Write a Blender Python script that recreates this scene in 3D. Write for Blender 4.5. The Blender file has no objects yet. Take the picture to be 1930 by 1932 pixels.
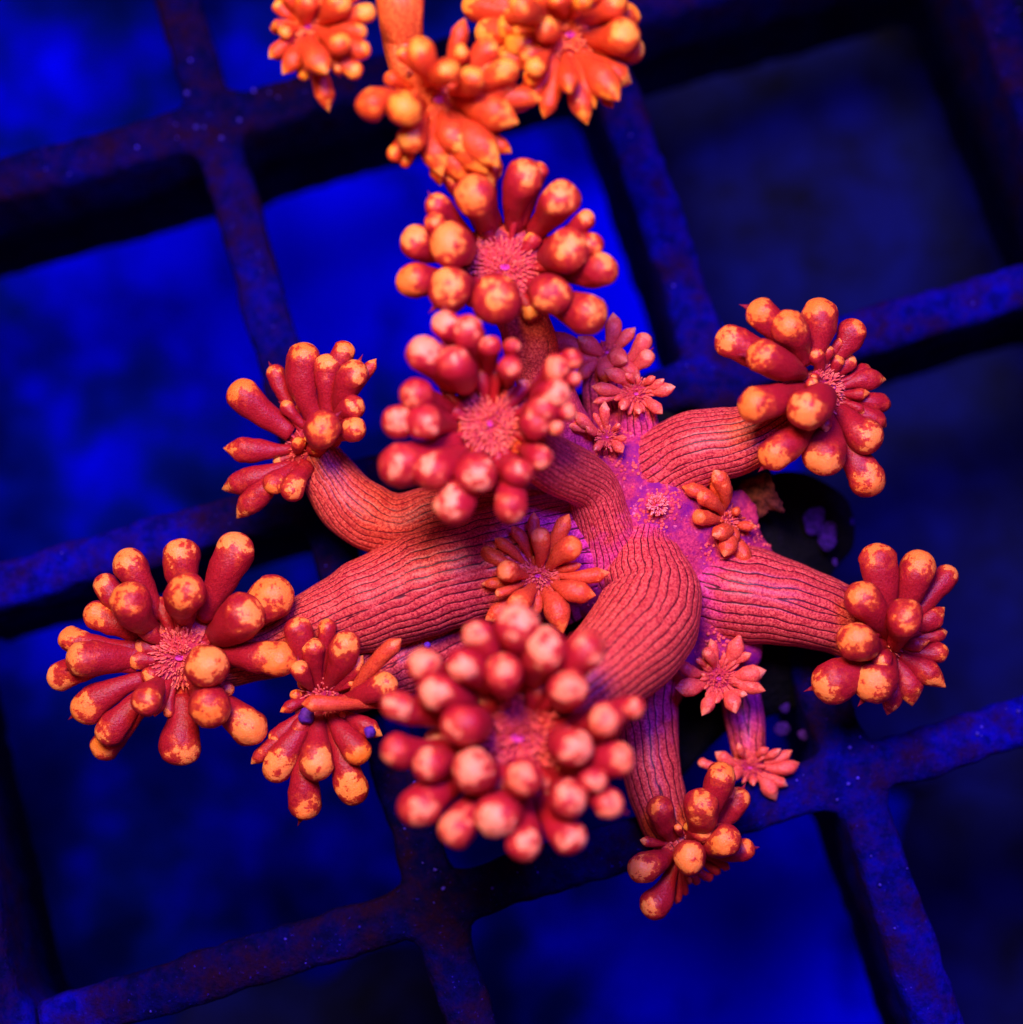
import bpy, math, random
import numpy as np
from mathutils import Vector, Matrix, noise
from mathutils.bvhtree import BVHTree

random.seed(7)
scene = bpy.context.scene
COL = scene.collection

# ------------------------------------------------------------------ camera, light, exposure
CAM_H = 30.0           # camera height above the focus level of the colony
HALF = 9.65            # half width of the view at that level
camd = bpy.data.cameras.new("camera")
cam = bpy.data.objects.new("camera", camd)
COL.objects.link(cam)
cam.location = (0, 0, CAM_H)
cam.rotation_euler = (0, 0, 0)
camd.sensor_width = 36.0
camd.lens = 36.0 * CAM_H / (2 * HALF)
camd.clip_start = 0.5
camd.clip_end = 400
camd.dof.use_dof = True
camd.dof.focus_distance = CAM_H - 0.2
camd.dof.aperture_fstop = camd.lens * 0.001 / 1.05
scene.camera = cam

w = bpy.data.worlds.new("World")
scene.world = w
w.use_nodes = True
bg = w.node_tree.nodes["Background"]
bg.inputs[0].default_value = (0.40, 0.04, 0.22, 1)
bg.inputs[1].default_value = 0.22


def lamp(name, loc, target, size, color, power):
    d = bpy.data.lights.new(name, 'AREA')
    d.shape = 'DISK'
    d.size = size
    d.color = color
    d.energy = power
    o = bpy.data.objects.new(name, d)
    COL.objects.link(o)
    o.location = loc
    o.rotation_euler = (Vector(target) - Vector(loc)).to_track_quat('-Z', 'Y').to_euler()
    return o


# the aquarium fixture: warm violet diodes and royal blue diodes side by side above the tank
lamp("fixture_light_violet", (-5, 15, 34), (0, 0, 0), 12.0, (1.0, 0.78, 0.64), 25500)
lamp("fixture_light_blue", (7, 13, 33), (0, 0, 0), 11.0, (0.08, 0.05, 1.0), 21000)

scene.view_settings.view_transform = 'Standard'
scene.view_settings.look = 'None'
scene.view_settings.exposure = 0
scene.view_settings.gamma = 1
scene.unit_settings.scale_length = 0.00175


# ------------------------------------------------------------------ small helpers
def P(u, v, z):
    """point at height z that stands where photograph position (u, v) shows it"""
    k = (CAM_H - z) / CAM_H
    return Vector(((u - 965) / 100 * k, (966 - v) / 100 * k, z))


def RS(r, z):
    return r / 100 * (CAM_H - z) / CAM_H


ZOOM = {  # measured sheets: origin and scale of each enlarged view
    1: (377.3, 0.0, .4691), 2: (679.0, 528.2, .3128), 3: (1131.8, 528.2, .3128), 4: (75.5, 943.1, .3128),
    5: (603.6, 1056.3, .3518), 6: (1207.2, 980.9, .3905), 7: (377.3, 603.6, .2346), 8: (867.7, 867.7, .3128),
    0: (0, 0, 1.0)}


def cv(sheet, x, y):
    ox, oy, s = ZOOM[sheet]
    return ox + x * s, oy + y * s


def new_mesh(name, verts, faces, mat, parent=None, dat=None, smooth=True):
    me = bpy.data.meshes.new(name)
    me.from_pydata([tuple(v) for v in verts], [], faces)
    if smooth:
        me.polygons.foreach_set('use_smooth', [True] * len(me.polygons))
    if dat is not None:
        a = me.color_attributes.new('dat', 'FLOAT_COLOR', 'POINT')
        a.data.foreach_set('color', np.asarray(dat, dtype=np.float32).ravel())
    me.materials.append(mat)
    me.update()
    o = bpy.data.objects.new(name, me)
    COL.objects.link(o)
    if parent is not None:
        o.parent = parent
        o.matrix_parent_inverse = Matrix.Translation(-parent.location)
    return o


def thing(name, label, cat, loc, group=None):
    o = bpy.data.objects.new(name, None)
    COL.objects.link(o)
    o.location = loc
    o.empty_display_size = 0.2
    o['label'] = label
    o['category'] = cat
    if group:
        o['group'] = group
    return o


# ------------------------------------------------------------------ materials
def nodes_of(name):
    m = bpy.data.materials.new(name)
    m.use_nodes = True
    nt = m.node_tree
    b = nt.nodes["Principled BSDF"]
    return m, nt, b


def N(nt, t, **kw):
    n = nt.nodes.new(t)
    for k, v in kw.items():
        setattr(n, k, v)
    return n


def noise_tex(nt, scale, detail=3, rough=.6, coord=None):
    n = N(nt, 'ShaderNodeTexNoise')
    n.inputs['Scale'].default_value = scale
    n.inputs['Detail'].default_value = detail
    n.inputs['Roughness'].default_value = rough
    if coord:
        nt.links.new(coord, n.inputs['Vector'])
    return n.outputs['Fac']


def ramp(nt, fac, stops, interp='LINEAR'):
    r = N(nt, 'ShaderNodeValToRGB')
    r.color_ramp.interpolation = interp
    e = r.color_ramp.elements
    while len(e) < len(stops):
        e.new(0.5)
    for i, (p, c) in enumerate(stops):
        e[i].position = p
        e[i].color = (*c, 1) if len(c) == 3 else c
    nt.links.new(fac, r.inputs[0])
    return r.outputs[0]


def mth(nt, op, a, b=None, clamp=False):
    m = N(nt, 'ShaderNodeMath', operation=op)
    m.use_clamp = clamp
    for i, x in enumerate((a, b)):
        if x is None:
            continue
        if isinstance(x, (int, float)):
            m.inputs[i].default_value = x
        else:
            nt.links.new(x, m.inputs[i])
    return m.outputs[0]


def mixc(nt, fac, a, b, mode='MIX'):
    m = N(nt, 'ShaderNodeMix', data_type='RGBA', blend_type=mode)
    for i, x in ((0, fac), (6, a), (7, b)):
        if isinstance(x, (int, float)):
            m.inputs[i].default_value = x
        elif isinstance(x, tuple):
            m.inputs[i].default_value = (*x, 1)
        else:
            nt.links.new(x, m.inputs[i])
    return m.outputs[2]


def objcoord(nt):
    # world position: every piece of the colony gets its own stretch of the grain
    return N(nt, 'ShaderNodeNewGeometry').outputs['Position']


def bump(nt, b, h, strength, dist=0.05):
    n = N(nt, 'ShaderNodeBump')
    n.inputs['Strength'].default_value = strength
    n.inputs['Distance'].default_value = dist
    nt.links.new(h, n.inputs['Height'])
    nt.links.new(n.outputs[0], b.inputs['Normal'])


def flesh(b, rough=.55, sss=.25, rad=(.25, .05, .03)):
    b.inputs['Roughness'].default_value = rough
    b.inputs['Specular IOR Level'].default_value = .12
    b.inputs['Subsurface Weight'].default_value = sss
    b.inputs['Subsurface Radius'].default_value = rad
    b.inputs['Subsurface Scale'].default_value = .8


def tentacle_material(name, body_a, body_b, tip_a, tip_b):
    m, nt, b = nodes_of(name)
    g = objcoord(nt)
    at = N(nt, 'ShaderNodeAttribute', attribute_name='dat')
    sep = N(nt, 'ShaderNodeSeparateColor')
    nt.links.new(at.outputs['Color'], sep.inputs[0])
    patch, along, rnd = sep.outputs
    nz = noise_tex(nt, 5.5, 4, .62, g)
    fine = noise_tex(nt, 34, 3, .7, g)
    mid = noise_tex(nt, 2.3, 3, .6, g)
    body = mixc(nt, ramp(nt, fine, [(.36, (0, 0, 0)), (.68, (1, 1, 1))]), body_a, body_b)
    tip = mixc(nt, ramp(nt, mth(nt, 'ADD', mth(nt, 'MULTIPLY', nz, .7), mth(nt, 'MULTIPLY', rnd, .35)),
                        [(.35, (0, 0, 0)), (.75, (1, 1, 1))]), tip_a, tip_b)
    tip = mixc(nt, ramp(nt, fine, [(.26, (1, 1, 1)), (.38, (0, 0, 0))]), tip, (.85, .10, .02))
    f = mth(nt, 'ADD', patch, mth(nt, 'MULTIPLY', mth(nt, 'SUBTRACT', nz, .5), 2.5))
    f = mth(nt, 'ADD', f, mth(nt, 'MULTIPLY', mth(nt, 'SUBTRACT', fine, .5), .40))
    halo = ramp(nt, mth(nt, 'ADD', f, .45), [(0.0, (0, 0, 0)), (.55, (1, 1, 1))])
    f = ramp(nt, f, [(0.0, (0, 0, 0)), (.17, (1, 1, 1))], 'EASE')
    mid_c = tuple(x * .62 + y * .38 for x, y in zip(tip_a, body_b))
    c = mixc(nt, mth(nt, 'MULTIPLY', halo, .48), body, (mid_c[0], mid_c[1] * .75, mid_c[2] * .6))
    c = mixc(nt, f, c, tip)
    nt.links.new(c, b.inputs['Base Color'])
    flesh(b, .40, .35)
    b.inputs['Specular IOR Level'].default_value = .28
    h = mth(nt, 'ADD', mth(nt, 'MULTIPLY', fine, .6), noise_tex(nt, 14, 2, .6, g))
    bump(nt, b, h, .40, .045)
    return m


M = {}
M['tentacle'] = tentacle_material('coral_tentacle_red', (.27, .004, .012), (.48, .014, .020), (1.0, .19, .022), (1.0, .29, .056))
M['tentacle_front'] = tentacle_material('coral_tentacle_front', (.32, .004, .015), (.52, .014, .024), (1.0, .19, .07), (1.0, .30, .14))
M['tentacle_orange'] = tentacle_material('coral_tentacle_orange', (.46, .022, .006), (.80, .085, .014), (.99, .24, .012), (1.0, .35, .04))
M['tentacle_small'] = tentacle_material('coral_tentacle_bronze', (.46, .022, .010), (.80, .10, .03), (.95, .15, .02), (.96, .24, .08))
M['tentacle_pink'] = tentacle_material('coral_tentacle_pink', (.66, .03, .035), (.95, .17, .09), (.97, .17, .07), (.98, .28, .15))


def stalk_material(name, ridge_a, ridge_b, groove, base, foot=((.38, .005, .045), (.88, .085, .13))):
    m, nt, b = nodes_of(name)
    g = objcoord(nt)
    at = N(nt, 'ShaderNodeAttribute', attribute_name='dat')
    sep = N(nt, 'ShaderNodeSeparateColor')
    nt.links.new(at.outputs['Color'], sep.inputs[0])
    gr, along, rnd = sep.outputs
    fine = noise_tex(nt, 22, 4, .75, g)
    mid = noise_tex(nt, 4, 3, .6, g)
    sp = ramp(nt, fine, [(.42, (0, 0, 0)), (.60, (1, 1, 1))])
    c = mixc(nt, sp, ridge_a, ridge_b)
    c = mixc(nt, mth(nt, 'MULTIPLY', mth(nt, 'POWER', rnd, 1.5), .6), c, tuple(x * .8 for x in ridge_a))
    # the column turns from magenta red at the foot to orange red under the head
    c = mixc(nt, mth(nt, 'MULTIPLY', mth(nt, 'SUBTRACT', 1.0, at.outputs['Alpha'], True), .55), c, mixc(nt, sp, *foot))
    c = mixc(nt, mth(nt, 'MULTIPLY', at.outputs['Alpha'], .35), c, mixc(nt, sp, (.50, .028, .010), (.94, .17, .04)))
    pur = mth(nt, 'ADD', along, mth(nt, 'MULTIPLY', mth(nt, 'SUBTRACT', mid, .5), .8))
    pur = ramp(nt, pur, [(.22, (0, 0, 0)), (.80, (1, 1, 1))])
    c = mixc(nt, mth(nt, 'MULTIPLY', pur, .92), c, mixc(nt, sp, base, tuple(min(1, x * 1.9 + .03) for x in base)))
    edge = mth(nt, 'ADD', gr, mth(nt, 'MULTIPLY', mth(nt, 'SUBTRACT', noise_tex(nt, 7, 2, .6, g), .5), .7))
    edge = ramp(nt, edge, [(.36, (0, 0, 0)), (.52, (1, 1, 1))])
    c = mixc(nt, mth(nt, 'MULTIPLY', edge, .93), c, groove)
    nt.links.new(c, b.inputs['Base Color'])
    flesh(b, .42, .18)
    b.inputs['Specular IOR Level'].default_value = .22
    bump(nt, b, fine, .14, .04)
    return m


M['stalk'] = stalk_material('coral_stalk_red', (.33, .008, .017), (.92, .125, .080), (.06, .001, .008), (.42, .010, .15))
M['stalk_orange'] = stalk_material('coral_stalk_orange', (.72, .07, .012), (.95, .21, .03), (.35, .02, .01), (.7, .08, .03), ((.72, .07, .012), (.95, .21, .03)))
M['stalk_plain'] = stalk_material('coral_stalk_dull', (.36, .010, .014), (.58, .035, .022), (.14, .002, .008), (.36, .010, .02))


def disc_material():
    m, nt, b = nodes_of('oral_disc_pink')
    g = objcoord(nt)
    fine = noise_tex(nt, 26, 3, .7, g)
    mid = noise_tex(nt, 3.0, 3, .6, g)
    c = mixc(nt, ramp(nt, fine, [(.35, (0, 0, 0)), (.65, (1, 1, 1))]), (.42, .008, .035), (.78, .08, .06))
    c = mixc(nt, ramp(nt, mid, [(.45, (0, 0, 0)), (.7, (1, 1, 1))]), c, (.34, .006, .08))
    nt.links.new(c, b.inputs['Base Color'])
    flesh(b, .6)
    bump(nt, b, fine, .8, .06)
    return m


M['disc'] = disc_material()
M['crown'] = tentacle_material('coral_crown_crimson', (.26, .003, .025), (.42, .010, .035), (.9, .1, .03), (.9, .1, .03))


def plain_material(name, ca, cb, scale=12, rough=.6, bs=.6, bd=.05, lo=.35, hi=.65):
    m, nt, b = nodes_of(name)
    g = objcoord(nt)
    n1 = noise_tex(nt, scale, 5, .68, g)
    nt.links.new(mixc(nt, ramp(nt, n1, [(lo, (0, 0, 0)), (hi, (1, 1, 1))]), ca, cb), b.inputs['Base Color'])
    b.inputs['Roughness'].default_value = rough
    b.inputs['Specular IOR Level'].default_value = .2
    bump(nt, b, noise_tex(nt, scale * 1.7, 4, .65, g), bs, bd)
    return m


M['crown_orange'] = plain_material('coral_crown_orange', (.55, .04, .01), (.85, .13, .03), 12)
M['papilla'] = plain_material('papilla_pale_pink', (.62, .03, .06), (.98, .22, .12), 9)
M['papilla_orange'] = plain_material('papilla_orange', (.72, .07, .02), (.98, .25, .06), 9)
M['papilla_bud'] = plain_material('papilla_bud_pink', (.85, .12, .14), (1, .38, .32), 9)
M['papilla_purple'] = plain_material('papilla_purple_pink', (.58, .02, .06), (.95, .15, .10), 9)
M['mouth'] = plain_material('mouth_violet', (.45, .01, .22), (.85, .08, .30), 9)
M['spike'] = plain_material('spike_dark_crimson', (.12, .002, .015), (.34, .01, .03), 9)
M['skeleton'] = plain_material('coral_skeleton_brown', (.03, .004, .004), (.20, .035, .018), 7, .9)
M['algae'] = plain_material('coralline_violet', (.014, .002, .06), (.07, .008, .22), 9, .9, 1.0)
M['algae_film'] = plain_material('algae_rust_brown', (.02, .003, .01), (.12, .008, .03), 6, .9, 1.0)
M['particle'] = plain_material('speck_violet', (.05, .006, .22), (.14, .02, .40), 9)


def tissue_material():
    m, nt, b = nodes_of('colony_tissue_purple')
    g = objcoord(nt)
    fine = noise_tex(nt, 20, 4, .75, g)
    mid = noise_tex(nt, 2.2, 4, .65, g)
    c = mixc(nt, ramp(nt, fine, [(.38, (0, 0, 0)), (.66, (1, 1, 1))]), (.30, .005, .075), (.72, .05, .12))
    c = mixc(nt, ramp(nt, mid, [(.48, (0, 0, 0)), (.66, (1, 1, 1))]), c, (.22, .004, .15))
    c = mixc(nt, ramp(nt, noise_tex(nt, 7, 3, .7, g), [(.62, (0, 0, 0)), (.7, (1, 1, 1))]), c, (.85, .15, .26))
    nt.links.new(c, b.inputs['Base Color'])
    flesh(b, .55, .1)
    bump(nt, b, fine, .5, .06)
    return m


M['tissue'] = tissue_material()


def rack_material():
    m, nt, b = nodes_of('rack_plastic_blue_lit')
    g = objcoord(nt)
    at = N(nt, 'ShaderNodeAttribute', attribute_name='dat')
    sep = N(nt, 'ShaderNodeSeparateColor')
    nt.links.new(at.outputs['Color'], sep.inputs[0])
    n1 = noise_tex(nt, 1.3, 5, .7, g)
    n2 = noise_tex(nt, 3.2, 5, .72, g)
    n3 = noise_tex(nt, 12, 3, .7, g)
    c = mixc(nt, ramp(nt, n2, [(.38, (0, 0, 0)), (.62, (1, 1, 1))]), (.0015, .0008, .11), (.002, .0015, .42))  # blue of the tank light is put into the plastic's colour
    f = ramp(nt, mth(nt, 'ADD', mth(nt, 'MULTIPLY', n1, .6), mth(nt, 'MULTIPLY', n2, .4)), [(.44, (0, 0, 0)), (.60, (1, 1, 1))])
    c = mixc(nt, sep.outputs[0], mixc(nt, .84, c, (.001, .0006, .010)), c)
    c = mixc(nt, mth(nt, 'MULTIPLY', f, .85), c, mixc(nt, n3, (.003, .0006, .003), (.020, .002, .010)))
    c = mixc(nt, ramp(nt, n3, [(.66, (0, 0, 0)), (.74, (1, 1, 1))]), c, (.02, .01, .40))
    nt.links.new(c, b.inputs['Base Color'])
    b.inputs['Roughness'].default_value = .8
    b.inputs['Specular IOR Level'].default_value = .02
    bump(nt, b, mth(nt, 'ADD', n2, mth(nt, 'MULTIPLY', n3, .5)), .8, .12)
    return m


M['rack'] = rack_material()


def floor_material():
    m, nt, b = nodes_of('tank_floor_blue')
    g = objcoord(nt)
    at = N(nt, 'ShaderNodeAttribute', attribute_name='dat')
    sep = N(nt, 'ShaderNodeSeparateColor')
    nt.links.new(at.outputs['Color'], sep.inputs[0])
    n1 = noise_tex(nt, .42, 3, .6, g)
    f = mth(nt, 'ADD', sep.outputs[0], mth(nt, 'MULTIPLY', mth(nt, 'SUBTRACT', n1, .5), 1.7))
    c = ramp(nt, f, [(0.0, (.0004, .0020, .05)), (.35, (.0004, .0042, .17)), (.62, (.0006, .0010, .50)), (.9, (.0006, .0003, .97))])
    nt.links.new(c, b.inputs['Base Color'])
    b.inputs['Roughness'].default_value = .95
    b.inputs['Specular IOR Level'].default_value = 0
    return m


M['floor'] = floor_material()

# ------------------------------------------------------------------ setting: tank floor
FZ = -17.0
n = 90
S = 60.0
# pools of light painted into the floor colour (x, y, spread, amount); dark elsewhere
LIGHT_POOLS = [(-5.5, 7.5, 3.2, .95), (2.4, 8.2, 2.6, 1.05), (-12.0, 6.5, 4.2, .42), (6.5, -12.6, 3.6, 1.05), (-7.6, -7.6, 4.0, .45), (4.0, 3.0, 3.5, .6), (-13, -2.5, 2.5, .2),
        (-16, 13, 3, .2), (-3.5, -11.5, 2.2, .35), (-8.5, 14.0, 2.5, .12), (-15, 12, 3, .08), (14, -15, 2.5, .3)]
vs, fs, fdat = [], [], []
for j in range(n + 1):
    for i in range(n + 1):
        x = -S + 2 * S * i / n
        y = -S + 2 * S * j / n
        vs.append((x, y, FZ + .8 * noise.noise(Vector((x * .15, y * .15, 0)))))
        q = .10 + sum(k * math.exp(-((x - cx) ** 2 + (y - cy) ** 2) / (2 * sp * sp)) for (cx, cy, sp, k) in LIGHT_POOLS)
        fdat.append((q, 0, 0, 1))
for j in range(n):
    for i in range(n):
        a = j * (n + 1) + i
        fs.append((a, a + 1, a + n + 2, a + n + 1))
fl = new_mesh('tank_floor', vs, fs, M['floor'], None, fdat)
fl['kind'] = 'structure'

# ------------------------------------------------------------------ the frag rack
# (dark mounds lying on the floor far below are added after the blob builder)
RT = math.radians(16.9)              # how the rack is turned
TILT = math.radians(12.5)            # how far its near edge is raised
RO = P(1350, 705, -3.3)               # crossing point used as origin
PITCH = 8.65
rack = thing('frag_rack', 'plastic grid rack in blue light, stained with algae, holding the corals', 'rack', RO)
Rm = Matrix.Rotation(-TILT, 3, 'X') @ Matrix.Rotation(RT, 3, 'Z')


# stretches of the bars with a stronger blue: photograph position, spread, amount
BLUE_STRETCHES = [(P(u, v, -3.3), sp, k) for (u, v, sp, k) in [(80, 1070, 1.8, .9), (330, 1010, .8, .5), (1850, 1350, 1.3, 1.0), (1720, 1800, 1.9, .8), (1290, 360, 1.6, .55), (1660, 580, 1.2, .5),
         (1880, 520, .8, .8), (460, 520, 1.3, .5), (190, 1850, .6, 1.2), (390, 330, .7, .4), (1500, 1480, 1.0, .4), (150, 300, 1.0, .15), (1350, 640, .7, .6)]]


def rack_bar(axis, k, top, wtop, depth):
    """one bar of the grid, rounded and slightly uneven, running across the whole rack"""
    L = 16.5 if axis == 'h' else 17.0
    nL = 260
    prof = [(-.30, -depth), (-.40, -depth * .4), (-.50, -.25), (-.46, -.08), (-.36, -.01), (-.12, .02), (.12, .02), (.36, -.01), (.46, -.08),
            (.50, -.25), (.40, -depth * .4), (.30, -depth)]
    vs, fs, rd = [], [], []
    m_ = len(prof)
    for i in range(nL + 1):
        s = -L + 2 * L * i / nL
        # the moulded fillet where bars cross widens each bar a little
        q = abs(((s / PITCH) + .5) % 1 - .5) * PITCH
        fil = .30 * math.exp(-(max(0, q - .42) / .22) ** 2) if q > .3 else .30
        for (a, z) in prof:
            nn = noise.noise_vector(Vector((s * .8, a * 3 + k * 7.3, z * .7 + (3 if axis == 'h' else 9)))) * .08 + noise.noise_vector(Vector((s * 3.1, a * 5 + k, z))) * .05
            aa = a * (wtop + fil) + nn.x
            p = (s, k * PITCH + aa, top + z + nn.z * .6) if axis == 'h' else (k * PITCH + aa, s, top + z + nn.z * .6)
            vs.append(RO + Rm @ Vector(p))
            q = vs[-1]
            rd.append((min(1, sum(k_ * math.exp(-((q.x - c_.x) ** 2 + (q.y - c_.y) ** 2) / (2 * sp_ * sp_)) for (c_, sp_, k_) in BLUE_STRETCHES)), 0, 0, 1))
        if i:
            b0 = (i - 1) * m_
            for j in range(m_):
                j2 = (j + 1) % m_
                f = (b0 + j, b0 + j2, b0 + m_ + j2, b0 + m_ + j)
                fs.append(f if axis == 'v' else f[::-1])
    fs.append(tuple(range(m_)))
    fs.append(tuple(range(nL * m_, nL * m_ + m_))[::-1])
    return new_mesh('rack_bar', vs, fs, M['rack'], rack, rd)


def rack_grit():
    # grit and coralline grains settled on the tops of the bars
    rg = random.Random(11)
    vs, fs = [], []
    for q in range(170):
        ax = rg.random() < .5
        k = rg.choice((1, 0, -1) if ax else (-1, 0, 1))
        s_ = rg.uniform(-15, 15)
        a = k * PITCH + rg.uniform(-.4, .4)
        r = rg.choice((.015, .02, .03, .045)) * rg.uniform(.7, 1.3)
        c = RO + Rm @ Vector((s_, a, .03) if ax else (a, s_, .03))
        o = len(vs)
        for th, hh in ((1.0, 0), (.8, .6), (.3, 1.0)):
            for j in range(6):
                an = j * math.pi / 3 + q
                jit = rg.uniform(.7, 1.3)
                vs.append(c + Vector((math.cos(an) * r * th * jit, math.sin(an) * r * th * jit, hh * r)))
        for t in range(2):
            for j in range(6):
                j2 = (j + 1) % 6
                fs.append((o + t * 6 + j, o + t * 6 + j2, o + (t + 1) * 6 + j2, o + (t + 1) * 6 + j))
        fs.append(tuple(o + 12 + j for j in range(6)))
    g_ = new_mesh('grit', vs, fs, M['grit'], rack)
    g_['kind'] = 'stuff'


M['grit'] = plain_material('grit_blue_violet', (.01, .003, .12), (.06, .03, .7), 4)
rack_grit()
for k in (1, 0, -1):
    rack_bar('h', k, 0.0, .98, 4.2)
for k in (-2, -1, 0, 1):
    rack_bar('v', k, -.035, .98, 4.1)

# ------------------------------------------------------------------ colony base
def blob(name, balls, mat, parent, voxel=.07, amp=.06, freq=2.0, seed=0.0):
    """a lump grown round a set of balls (soft union sampled on rays is too coarse, so the balls are voxel-joined)"""
    vs, fs = [], []
    for (c, r, sc) in balls:
        o = len(vs)
        nu, nv = 28, 18
        for j in range(nv + 1):
            th = math.pi * j / nv
            for i in range(nu):
                ph = 2 * math.pi * i / nu
                d = Vector((math.sin(th) * math.cos(ph) * sc[0], math.sin(th) * math.sin(ph) * sc[1], math.cos(th) * sc[2])) * r
                p = c + d
                p += noise.noise_vector(p * freq + Vector((seed, 0, 0))) * amp
                vs.append(p)
        for j in range(nv):
            for i in range(nu):
                i2 = (i + 1) % nu
                fs.append((o + j * nu + i, o + (j + 1) * nu + i, o + (j + 1) * nu + i2, o + j * nu + i2))
    ob = new_mesh(name, vs, fs, mat, parent)
    md = ob.modifiers.new('join', 'REMESH')
    md.mode = 'VOXEL'
    md.voxel_size = voxel
    md.use_smooth_shade = True
    sm = ob.modifiers.new('smooth', 'SMOOTH')
    sm.iterations = 14
    sm.factor = .6
    return ob


base = thing('coral_rock', 'purple lumpy tissue over dark rock that all the red stalks grow from', 'coral rock', P(1270, 1020, -2.0))
ball = []
for (u, v, z, r) in [(1180, 880, -1.15, 85), (1230, 900, -1.0, 85), (1240, 960, -.95, 95), (1200, 1010, -1.1, 110), (1290, 1010, -1.05, 95), (1330, 1080, -1.2, 95),
                     (1345, 1150, -1.25, 90), (1360, 1210, -1.35, 80), (1370, 1010, -1.4, 70), (1410, 1060, -1.4, 55), (1150, 1060, -1.4, 120),
                     (1180, 820, -1.4, 65), (1365, 1115, -1.12, 86), (1235, 905, -1.05, 86), (1225, 1025, -.98, 72), (1175, 1050, -1.05, 88), (1270, 1210, -1.7, 90), (1230, 1290, -1.8, 65)]:
    ball.append((P(u, v, z), RS(r, z), (1, 1, .95)))
tis = blob('tissue', ball, M['tissue'], base, .075, .10, 1.6)
bpy.context.view_layer.update()
bvh = BVHTree.FromObject(tis, bpy.context.evaluated_depsgraph_get())
off_w = tis.matrix_world.inverted()
# fine granules standing on the tissue
rg = random.Random(5)
surf = list(ball)
vs, fs = [], []
cnt = 0
while cnt < 1300:
    c0, r0, _ = surf[rg.randrange(len(surf))]
    x, y = c0.x + rg.uniform(-r0, r0), c0.y + rg.uniform(-r0, r0)
    hit = bvh.ray_cast(off_w @ Vector((x, y, 5)), Vector((0, 0, -1)))
    zt = -9 if hit[0] is None or hit[1].z < .35 else (tis.matrix_world @ hit[0]).z
    if zt < -8 or noise.noise(Vector((x * 1.3, y * 1.3, 3))) < rg.uniform(-.25, .45):
        continue
    cnt += 1
    rr = rg.uniform(.012, .04)
    o = len(vs)
    for (h, k) in ((-.8, 1.0), (.2, 1.0), (.65, .75), (.9, .3)):
        for j in range(6):
            an = j * math.pi / 3
            vs.append(Vector((x + math.cos(an) * rr * k, y + math.sin(an) * rr * k, zt + h * rr)))
    for t in range(3):
        for j in range(6):
            j2 = (j + 1) % 6
            fs.append((o + t * 6 + j, o + t * 6 + j2, o + (t + 1) * 6 + j2, o + (t + 1) * 6 + j))
    fs.append(tuple(o + 18 + j for j in range(6)))
gr = new_mesh('granules', vs, fs, M['papilla_purple'], base)
gr['kind'] = 'stuff'
# rock that the tissue sits on
ball = []
for (u, v, z, r) in [(1120, 1060, -2.7, 190), (1330, 1100, -2.9, 190), (1230, 930, -2.7, 160), (900, 1100, -3.0, 170), (1400, 1230, -3.2, 150), (1490, 1000, -3.5, 120),
                     (1250, 1330, -3.2, 130)]:
    ball.append((P(u, v, z), RS(r, z), (1, 1, .7)))
M['rock'] = plain_material('rock_dark_crust', (.0015, .0005, .002), (.006, .001, .012), 3, .98, 1.0, .25, .5, .75)
blob('rock_foot', ball, M['rock'], base, .12, .35, 1.1, 4.0)


def flake(name, outline, z0, z1, mat, parent, thick=.07, jag=.04):
    """a thin curled sheet with real thickness and a jagged rim"""
    c = Vector((0, 0, 0))
    pts = [P(u, v, z0 + (z1 - z0) * t) for (u, v, t) in outline]
    dense = []
    nP = len(pts)
    for i in range(nP):
        a, b = pts[i], pts[(i + 1) % nP]
        for q in range(5):
            p = a.lerp(b, q / 5)
            dense.append(p + noise.noise_vector(p * 9) * jag * 2.0)
    for p in dense:
        c += p
    c /= len(dense)
    vs, fs = [], []
    rings = 5
    for side in (1, -1):
        for k in range(rings):
            t = 1 - k / rings
            for p in dense:
                q = c.lerp(p, t)
                q = q + Vector((0, 0, side * thick * (.35 + .65 * (1 - t)) + .10 * noise.noise(q * 4)))
                vs.append(q)
        vs.append(c + Vector((0, 0, side * thick + .1 * noise.noise(c * 4))))
    nd = len(dense)
    per = rings * nd + 1
    for s in (0, 1):
        o = s * per
        for k in range(rings - 1):
            for i in range(nd):
                i2 = (i + 1) % nd
                f = (o + k * nd + i, o + k * nd + i2, o + (k + 1) * nd + i2, o + (k + 1) * nd + i)
                fs.append(f if s == 0 else f[::-1])
        for i in range(nd):
            i2 = (i + 1) % nd
            f = (o + (rings - 1) * nd + i, o + (rings - 1) * nd + i2, o + per - 1)
            fs.append(f if s == 0 else f[::-1])
    for i in range(nd):
        i2 = (i + 1) % nd
        fs.append((i, per + i, per + i2, i2))
    return new_mesh(name, vs, fs, mat, parent)


flake('skeleton_edge', [(1375, 940, .6), (1400, 905, .7), (1440, 893, .9), (1452, 897, 1), (1460, 925, 1), (1478, 950, .9), (1480, 968, .8), (1450, 962, .6), (1425, 985, .4), (1390, 975, .4)],
      -1.6, -1.0, M['skeleton'], base, .10, .03)
flake('tissue_flap', [(1350, 930, .8), (1400, 925, 1), (1430, 960, .9), (1425, 1000, .8), (1445, 1060, .8), (1400, 1080, .6), (1350, 1010, .9)],
      -1.5, -1.05, M['tissue'], base, .14, .02)

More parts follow.
